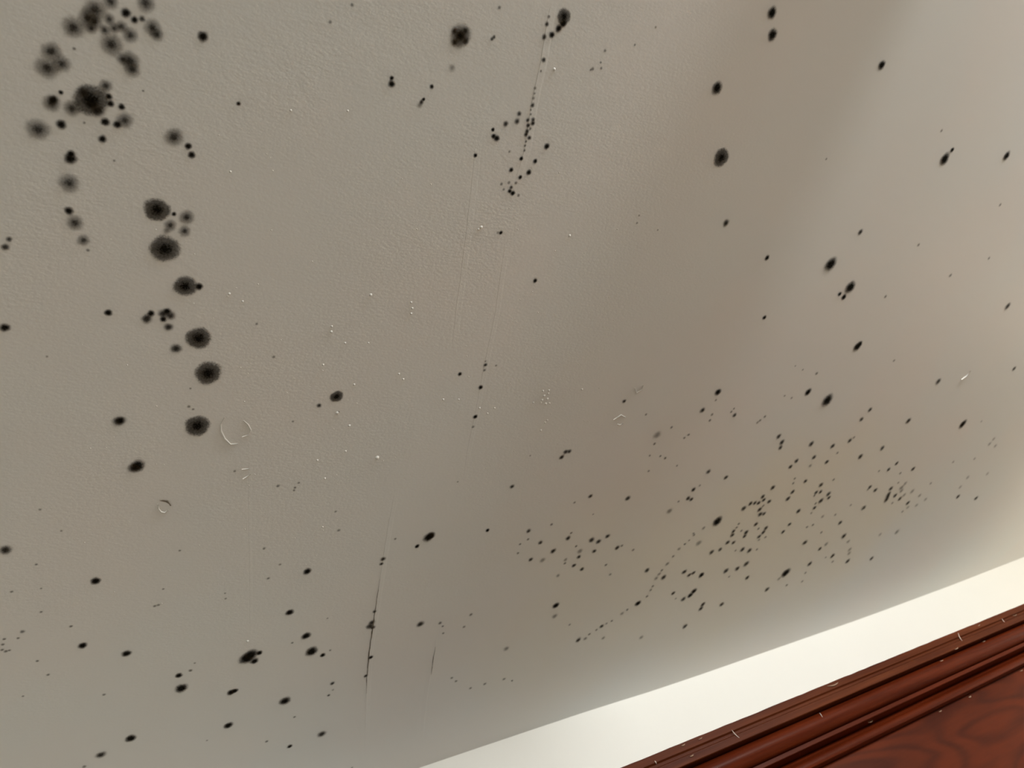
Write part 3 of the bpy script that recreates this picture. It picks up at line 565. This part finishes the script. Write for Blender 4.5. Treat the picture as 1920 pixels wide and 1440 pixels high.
BUMPS=[(342.2,370.6,2.14),(327.3,533.2,2.31),(346.6,554.2,2.02),(394.5,610.5,3.20),(463.9,279.4,2.20),(461.0,282.2,1.57),(505.1,93.1,2.04),(594.7,281.7,2.03),(533.1,541.0,1.85),(472.3,522.9,1.78),(496.2,524.4,1.44),(548.9,551.2,1.50),(557.9,542.8,1.50),(350.9,434.2,1.27),(342.7,492.5,1.63),(321.6,433.7,1.56),(395.0,379.4,1.59),(398.1,387.2,1.60),(398.2,394.4,1.60),(399.5,479.6,1.67),(407.1,487.9,1.69),(302.2,411.5,1.53),(302.6,418.5,1.84),(299.5,462.8,1.57),(636.3,534.5,2.33),(637.6,527.2,2.32),(645.3,533.2,2.34),(645.3,541.6,2.34),(635.9,539.1,1.94),(651.8,541.2,1.57),(644.0,523.9,1.94),(632.8,518.6,1.92),(643.1,518.3,1.93),(622.5,538.2,1.54),(655.9,575.9,1.99),(658.5,572.2,1.59),(652.9,590.2,2.00),(704.0,519.9,1.99),(186.2,372.6,1.67),(200.4,381.1,1.41),(184.8,375.1,1.39),(176.8,243.1,1.27),(226.7,178.0,1.27),(282.1,170.4,1.31),(336.1,721.4,1.45),(312.4,605.0,1.69),(326.7,636.3,1.73),(348.2,594.7,1.72),(255.0,920.7,2.28)]
FLECKS=[(1.6988,0.4240,1.6851,0.4053,3.20,'curved white paint fleck running over the top edge of the dark wood cornice'),(0.9755,0.4175,0.9775,0.4012,3.40,'straight white sliver of paint lying across the cornice top strip'),(1.8762,0.4160,1.8714,0.4067,2.60,'short white paint tick at the cornice top strip, nearest the picture corner'),(1.1722,0.3872,1.1708,0.3785,2.80,'short pinkish paint tick on the rounded cornice bead'),(0.8026,0.4190,0.8025,0.4134,4.50,'round white plaster crumb on the cornice near the bottom of the picture'),(1.2406,0.4244,1.2716,0.4233,5.00,'broad beige chip on the upper edge of the cornice'),(0.8646,0.4246,0.8736,0.4254,4.00,None),(1.9210,0.4127,1.9389,0.4128,3.00,None),(1.7782,0.4217,1.7899,0.4231,3.00,None),(1.6385,0.3953,1.6535,0.3967,4.00,None),(1.7379,0.3869,1.7489,0.3867,3.00,None),(1.5653,0.3858,1.5765,0.3852,4.00,None),(1.2540,0.3396,1.2683,0.3394,4.00,None),(1.5384,0.3034,1.5478,0.3042,5.00,None),(1.4321,0.3043,1.4420,0.3047,4.00,None),(1.7458,0.3042,1.7582,0.3046,3.00,None),(0.8659,0.4045,0.8748,0.4053,4.00,None),(0.9022,0.4237,0.9116,0.4246,3.00,None)]

def to_ceiling(o): o.parent = ceiling; return o
def ridge(name, pts, wl, wr, h, m, taper=True):
    """A low plaster joint: steep on its west side (wl), feathered out on the other (wr)."""
    bm = bmesh.new(); P = [Vector((a / 1000, b / 1000)) for a, b in pts]
    fine = []
    for a, b in zip(P, P[1:]):
        n = max(1, int((b - a).length / .008))
        for k in range(n): fine.append(a.lerp(b, k / n))
    fine.append(P[-1]); rows = []; L = len(fine)
    for i, p in enumerate(fine):
        d = (fine[min(i + 1, L - 1)] - fine[max(i - 1, 0)]).normalized(); nrm = Vector((-d.y, d.x))
        q = p + nrm * random.uniform(-.00025, .00025)
        f = min(1, i / (L * .15 + 1), (L - 1 - i) / (L * .15 + 1)) if taper else 1
        f = max(f, .02) * random.uniform(.8, 1.1)
        l, r = q + nrm * wl, q - nrm * wr
        rows.append([bm.verts.new((*l, .0003)), bm.verts.new((*q, -h * f)), bm.verts.new((*(q * .5 + r * .5), -h * f * .45)), bm.verts.new((*r, .0003))])
    for a, b in zip(rows, rows[1:]):
        for k in range(3): bm.faces.new((a[k], a[k + 1], b[k + 1], b[k]))
    return link(name, bm, m, ceiling)
def crack(name, pts, wmax, m):
    bm = bmesh.new(); P = [Vector((a / 1000, b / 1000)) for a, b in pts]; fine = []
    for a, b in zip(P, P[1:]):
        n = max(1, int((b - a).length / .006))
        for k in range(n): fine.append(a.lerp(b, k / n))
    fine.append(P[-1]); L = len(fine); rows = []
    for i, p in enumerate(fine):
        d = (fine[min(i + 1, L - 1)] - fine[max(i - 1, 0)]).normalized(); nrm = Vector((-d.y, d.x))
        wd = wmax * math.sin(math.pi * (i + .2) / L) * random.uniform(.5, 1.1)
        q = p + nrm * random.uniform(-.0004, .0004)
        rows.append([bm.verts.new((*(q + nrm * wd), -.0006)), bm.verts.new((*q, -.0009)), bm.verts.new((*(q - nrm * wd), -.0006))])
    for a, b in zip(rows, rows[1:]):
        for k in range(2): bm.faces.new((a[k], a[k + 1], b[k + 1], b[k]))
    return link(name, bm, m, ceiling)
ridge('plaster_seam', SEAM_BEADED, .0007, .014, .00028, M_CEIL)
ridge('plaster_seam', SEAM_FAINT, .0010, .012, .00009, M_CEIL)
ridge('plaster_seam', TAPE_EDGE, .0012, .014, .0001, M_CEIL)
ridge('plaster_seam', SEAM_DARK, .0012, .012, .00022, M_CEIL)
ridge('plaster_seam', SEAM_SHORT, .016, .0010, .00035, M_CEIL)
ridge('plaster_seam', SEAM_THIN, .0012, .006, .00006, M_CEIL)
crack('crack', CRACK, .0011, M_CRACK)
crack('crack', CRACK_SHORT, .0008, M_CRACK)
def rim(name, pts, rad):
    """A curled lip of loose paint: a tapered tube along an arc."""
    P = [Vector((a / 1000, b / 1000, -.0002)) for a, b in pts]; bm = bmesh.new(); rings = []
    L = len(P)
    for i, p in enumerate(P):
        d = (P[min(i + 1, L - 1)] - P[max(i - 1, 0)]).normalized(); nrm = Vector((-d.y, d.x, 0)); up = Vector((0, 0, -1))
        rr = rad * (.35 + .65 * math.sin(math.pi * (i + .5) / L))
        rings.append([bm.verts.new(p + (nrm * math.cos(a) + up * math.sin(a) * .8) * rr) for a in [2 * math.pi * k / 6 for k in range(6)]])
    for a, b in zip(rings, rings[1:]):
        for k in range(6): bm.faces.new((a[k], a[(k + 1) % 6], b[(k + 1) % 6], b[k]))
    bm.faces.new(rings[0]); bm.faces.new(rings[-1][::-1])
    return link(name, bm, M_PAINT, ceiling, True)
for pts, rd in ((RING_A, .0011), (RING_B, .0010), (CHIP_A, .0014), (CHIP_B, .0012), (CHIP_C, .0013), (CHIP_D, .0022), (CHIP_E, .0008), (CHIP_F, .0008)):
    rim('paint_lip', pts, rd)
rim('paint_lip', FLAKE_LIP, .0012)
crack('crack', FLAKE_SHADE, .0013, M_CRACK)  # dark strip painted in as the shade behind the lifted flake
# pimples in the paint, too small to pick apart
bm = bmesh.new()
def pimple(bm, x, y, r):
    c = bm.verts.new((x, y, -r * .75)); ra = [bm.verts.new((x + math.cos(a) * r * .6, y + math.sin(a) * r * .6, -r * .5)) for a in [math.pi / 4 * k for k in range(8)]]
    rb = [bm.verts.new((x + math.cos(a) * r, y + math.sin(a) * r, .0002)) for a in [math.pi / 4 * k for k in range(8)]]
    for k in range(8):
        bm.faces.new((c, ra[k], ra[(k + 1) % 8])); bm.faces.new((ra[k], rb[k], rb[(k + 1) % 8], ra[(k + 1) % 8]))
for x, y, r in BUMPS: pimple(bm, x / 1000, y / 1000, r / 1000)
for k in range(170):
    pimple(bm, random.uniform(.05, .75), random.uniform(.2, .85), random.uniform(.0004, .0009))
o = link('paint_pimples', bm, M_PAINT, ceiling, True); o['kind'] = 'stuff'

# ------------------------------------------------------------------ mould
def disc(bm, uvl, cx, cy, r, seed, z=0.0, unit=True, n=22):
    """A shallow lumpy cushion of mould hanging under the ceiling; UV holds its own radius."""
    rnd = random.Random(seed); ph = [rnd.uniform(0, 6.28) for _ in range(4)]
    def out(a): return 1 + .035 * math.sin(2 * a + ph[0]) + .03 * math.sin(3 * a + ph[1]) + .025 * math.sin(5 * a + ph[2]) + .02 * math.sin(9 * a + ph[3])
    h = .00028 / (1 if not unit else 1)
    lv = [(0, 1.0), (.4, .85), (.75, .5), (1, .08)]
    def vt(x, y, t): return bm.verts.new((cx + x * r, cy + y * r, z - h * t))
    uvs = {}
    c = vt(0, 0, 1); uvs[c] = (0, 0); prev = None
    for q, t in lv[1:]:
        row = []
        for k in range(n):
            a = 2 * math.pi * k / n; f = q * out(a)
            v = vt(math.cos(a) * f, math.sin(a) * f, t); uvs[v] = (math.cos(a) * q, math.sin(a) * q); row.append(v)
        for k in range(n):
            j = (k + 1) % n
            f = bm.faces.new((c, row[j], row[k])) if prev is None else bm.faces.new((prev[k], prev[j], row[j], row[k]))
            for l in f.loops: l[uvl].uv = uvs[l.vert]
        prev = row
SHAPES = []
for s in range(7):
    bm = bmesh.new(); uvl = bm.loops.layers.uv.new('UVMap'); disc(bm, uvl, 0, 0, 1, s)
    me = bpy.data.meshes.new('mould_cushion'); bm.to_mesh(me); bm.free(); me.materials.append(M_MOULD)
    for p in me.polygons: p.use_smooth = True
    SHAPES.append(me)
#            edge, heart, heart radius, where the edge is full
KINDS = {'F': (.42, .84, .50, .42), 'D': (.68, 1.0, .58, .62), 'S': (.78, 1.0, .90, .28), 'M': (.60, .86, .85, .12), 'P': (.27, .42, .8, .1)}
cnt = 0
def cushion(name, x, y, r, ty, parent=None, origin=(0, 0, 0)):
    global cnt
    o = bpy.data.objects.new(name, SHAPES[cnt % 7]); C.objects.link(o)
    z = CEIL - .00015 - .00006 * (cnt % 9)
    if parent: o.parent = parent
    o.location = (x - origin[0], y - origin[1], z - origin[2])
    o.scale = (r, r, 1); o.rotation_euler = (0, 0, random.uniform(0, 6.28)); o.color = KINDS[ty]
    cnt += 1
    return o
faint = [tuple(v / 1000 for v in q) for q in FAINT]
for lab, parts in SPOTS:
    lab, grp = lab if isinstance(lab, tuple) else (lab, None)
    ps = [(a / 1000, b / 1000, c / 1000, k) for a, b, c, k in parts]
    if len(ps) == 1:
        tag(cushion('mould_spot', *ps[0]), lab, 'mould spot', grp, 'thing')
    else:
        c = (sum(p[0] for p in ps) / len(ps), sum(p[1] for p in ps) / len(ps), CEIL)
        e = bpy.data.objects.new('mould_spot', None); C.objects.link(e); e.location = c; e.empty_display_size = .01
        tag(e, lab, 'mould spot', grp, 'thing')
        for p in ps: cushion('mould_colony', *p, parent=e, origin=c)
bm = bmesh.new(); uvl = bm.loops.layers.uv.new('UVMap')
for i, (x, y, r) in enumerate(faint): disc(bm, uvl, x, y, r, 100 + i, CEIL - .0002, n=9)
o = link('mould_specks', bm, M_MOULD, None, True); o.color = (.34, .55, .8, .1)
tag(o, 'faintest stray pinprick mould specks scattered over the whole ceiling', 'mould', None, 'stuff')

# ------------------------------------------------------------------ wardrobe
WX0, WX1, WY = .25, 2.75, .93       # west end, east end, front of the cornice
K = WY
def zz(e, y): return EYE + e * y
wardrobe = bpy.data.objects.new('wardrobe', None); C.objects.link(wardrobe); wardrobe.location = (1.5, 1.15, 0)
tag(wardrobe, 'tall dark reddish mahogany wardrobe with a moulded cornice, standing against the white wall', 'wardrobe')
def wpart(name, bm, m, smooth=False):
    for v in bm.verts: v.co -= Vector((1.5, 1.15, 0))
    return link(name, bm, m, wardrobe, smooth)
# cornice profile, from the top front edge downwards: (depth y, elevation seen from eye)
def zy(*pts): return [(y, z / y) for y, z in pts]
STRIP = zy((.934, .4003), (.930, .3985), (.930, .3872), (.9335, .3855), (.9335, .3815), (.931, .3795), (.931, .3690), (.932, .3682), (.962, .3682))
BEAD = zy((.966, .3680), *[(.951 - .0165 * math.cos(a), .351 + .0165 * math.sin(a)) for a in [math.radians(90 - 15 * k) for k in range(13)]], (.966, .3340))
LISTEL = zy((.966, .3328), (.9455, .3326), (.9448, .3320), (.9448, .3262), (.9456, .3255), (.966, .3255))
COVE = zy((.968, .3250), (.9655, .3200), (.9610, .3150), (.9570, .3120), (.9560, .3100), (.9555, .3012), (.9563, .3005), (.974, .3005))
def extrude(name, prof, m, wob=0, smooth=False):
    bm = bmesh.new(); n = 130; rows = []
    back = 1.0
    for i in range(n + 1):
        x = WX0 + (WX1 - WX0) * i / n; row = []
        for k, (y, e) in enumerate(prof):
            z = zz(e, y)
            if wob and k < 2: z += random.uniform(-wob, wob)
            row.append(bm.verts.new((x, y, z)))
        row.append(bm.verts.new((x, back, zz(prof[-1][1], prof[-1][0])))); row.insert(0, bm.verts.new((x, back, zz(prof[0][1], prof[0][0]))))
        rows.append(row)
    for a, b in zip(rows, rows[1:]):
        for k in range(len(a) - 1): bm.faces.new((a[k], a[k + 1], b[k + 1], b[k]))
    for row in (rows[0], rows[-1]):
        try: bm.faces.new(row)
        except ValueError: pass
    bmesh.ops.recalc_face_normals(bm, faces=bm.faces)
    return wpart(name, bm, m, smooth)
extrude('cornice_strip', STRIP, M_EDGE, .0004)
extrude('cornice_bead', BEAD, M_WOOD, 0, True)
extrude('cornice_listel', LISTEL, M_WOOD)
extrude('cornice_cove', COVE, M_WOOD, 0, True)
zt = EYE + .3003; ztop = EYE + .400
FY = .972
bm = bmesh.new(); box(bm, WX0 + .06, WX1 - .06, .99, 1.37, .06, zt - .001); box(bm, WX0 + .02, WX1 - .02, 1.001, 1.37, zt - .001, ztop - .012)
wpart('carcass', bm, M_WOOD)
bm = bmesh.new(); box(bm, WX0 + .05, WX1 - .05, FY, .995, zt - .30, zt - .0005, .001); wpart('frieze_panel', bm, M_PANEL)
bm = bmesh.new(); box(bm, WX0 + .05, WX1 - .05, .975, 1.0, 0, .1); wpart('plinth', bm, M_WOOD)
nd = 4; dw = (WX1 - WX0 - .12) / nd
for i in range(nd):
    a = WX0 + .06 + i * dw + .002; b = a + dw - .004
    bm = bmesh.new(); box(bm, a, b, .97, .992, .105, zt - .304, .002); box(bm, a + .07, b - .07, .964, .971, .2, zt - .40, .003)
    d = wpart('door', bm, M_PANEL)
    hx = b - .035 if i % 2 == 0 else a + .035
    bm = bmesh.new(); bmesh.ops.create_uvsphere(bm, u_segments=12, v_segments=8, radius=.014, matrix=Matrix.Translation((hx - 1.5, .95 - 1.15, 1.0))); bmesh.ops.create_cone(bm, segments=10, radius1=.006, radius2=.006, depth=.02, cap_ends=True, matrix=Matrix.Translation((hx - 1.5, .961 - 1.15, 1.0)) @ Matrix.Rotation(math.pi / 2, 4, 'X'))
    link('knob', bm, M_METAL, d, True)
# paint flecks stuck on the cornice
PROF = STRIP + BEAD[1:] + LISTEL[1:] + COVE[1:] + [(FY, .3085), (FY, .16)]
def on_front(xr, e):
    best = None
    for (ya, ea), (yb, eb) in zip(PROF, PROF[1:]):
        if min(ea, eb) - 1e-6 <= e <= max(ea, eb) + 1e-6 and abs(ea - eb) > 1e-6:
            y = ya + (yb - ya) * (e - ea) / (eb - ea)
            if best is None or y < best: best = y
    y = best if best else .93
    return Vector((xr * y, y - .0006, EYE + e * y))
for a, b, c, d, wd, lab in FLECKS:
    p, q = on_front(a, b), on_front(c, d)
    bm = bmesh.new(); wd = wd * .00036; ax = (q - p); up = Vector((0, -1, .25)).normalized(); sd = ax.cross(up).normalized(); rows = []
    for i in range(7):
        t = i / 6; f = math.sin(math.pi * (.12 + .76 * t)) * random.uniform(.85, 1.1)
        m_ = p.lerp(q, t) + sd * math.sin(t * math.pi) * ax.length * .08
        if i not in (0, 6): m_.y = min(m_.y, on_front(m_.x / m_.y, (m_.z - EYE) / m_.y).y)
        rows.append([bm.verts.new(m_ + sd * wd * f - up * .0004), bm.verts.new(m_ + up * .0008 * f), bm.verts.new(m_ - sd * wd * f - up * .0004)])
    for r0, r1 in zip(rows, rows[1:]):
        for k in range(2): bm.faces.new((r0[k], r0[k + 1], r1[k + 1], r1[k]))
        bm.faces.new((r0[2], r0[0], r1[0], r1[2]))
    bm.faces.new(rows[0]); bm.faces.new(rows[-1][::-1])
    bmesh.ops.recalc_face_normals(bm, faces=bm.faces)
    if lab: tag(link('paint_fleck', bm, M_SPECK if 'beige' in lab else M_FLECK, None, True), lab, 'paint fleck', None, 'thing')
    else: wpart('paint_speck', bm, M_SPECK, True)
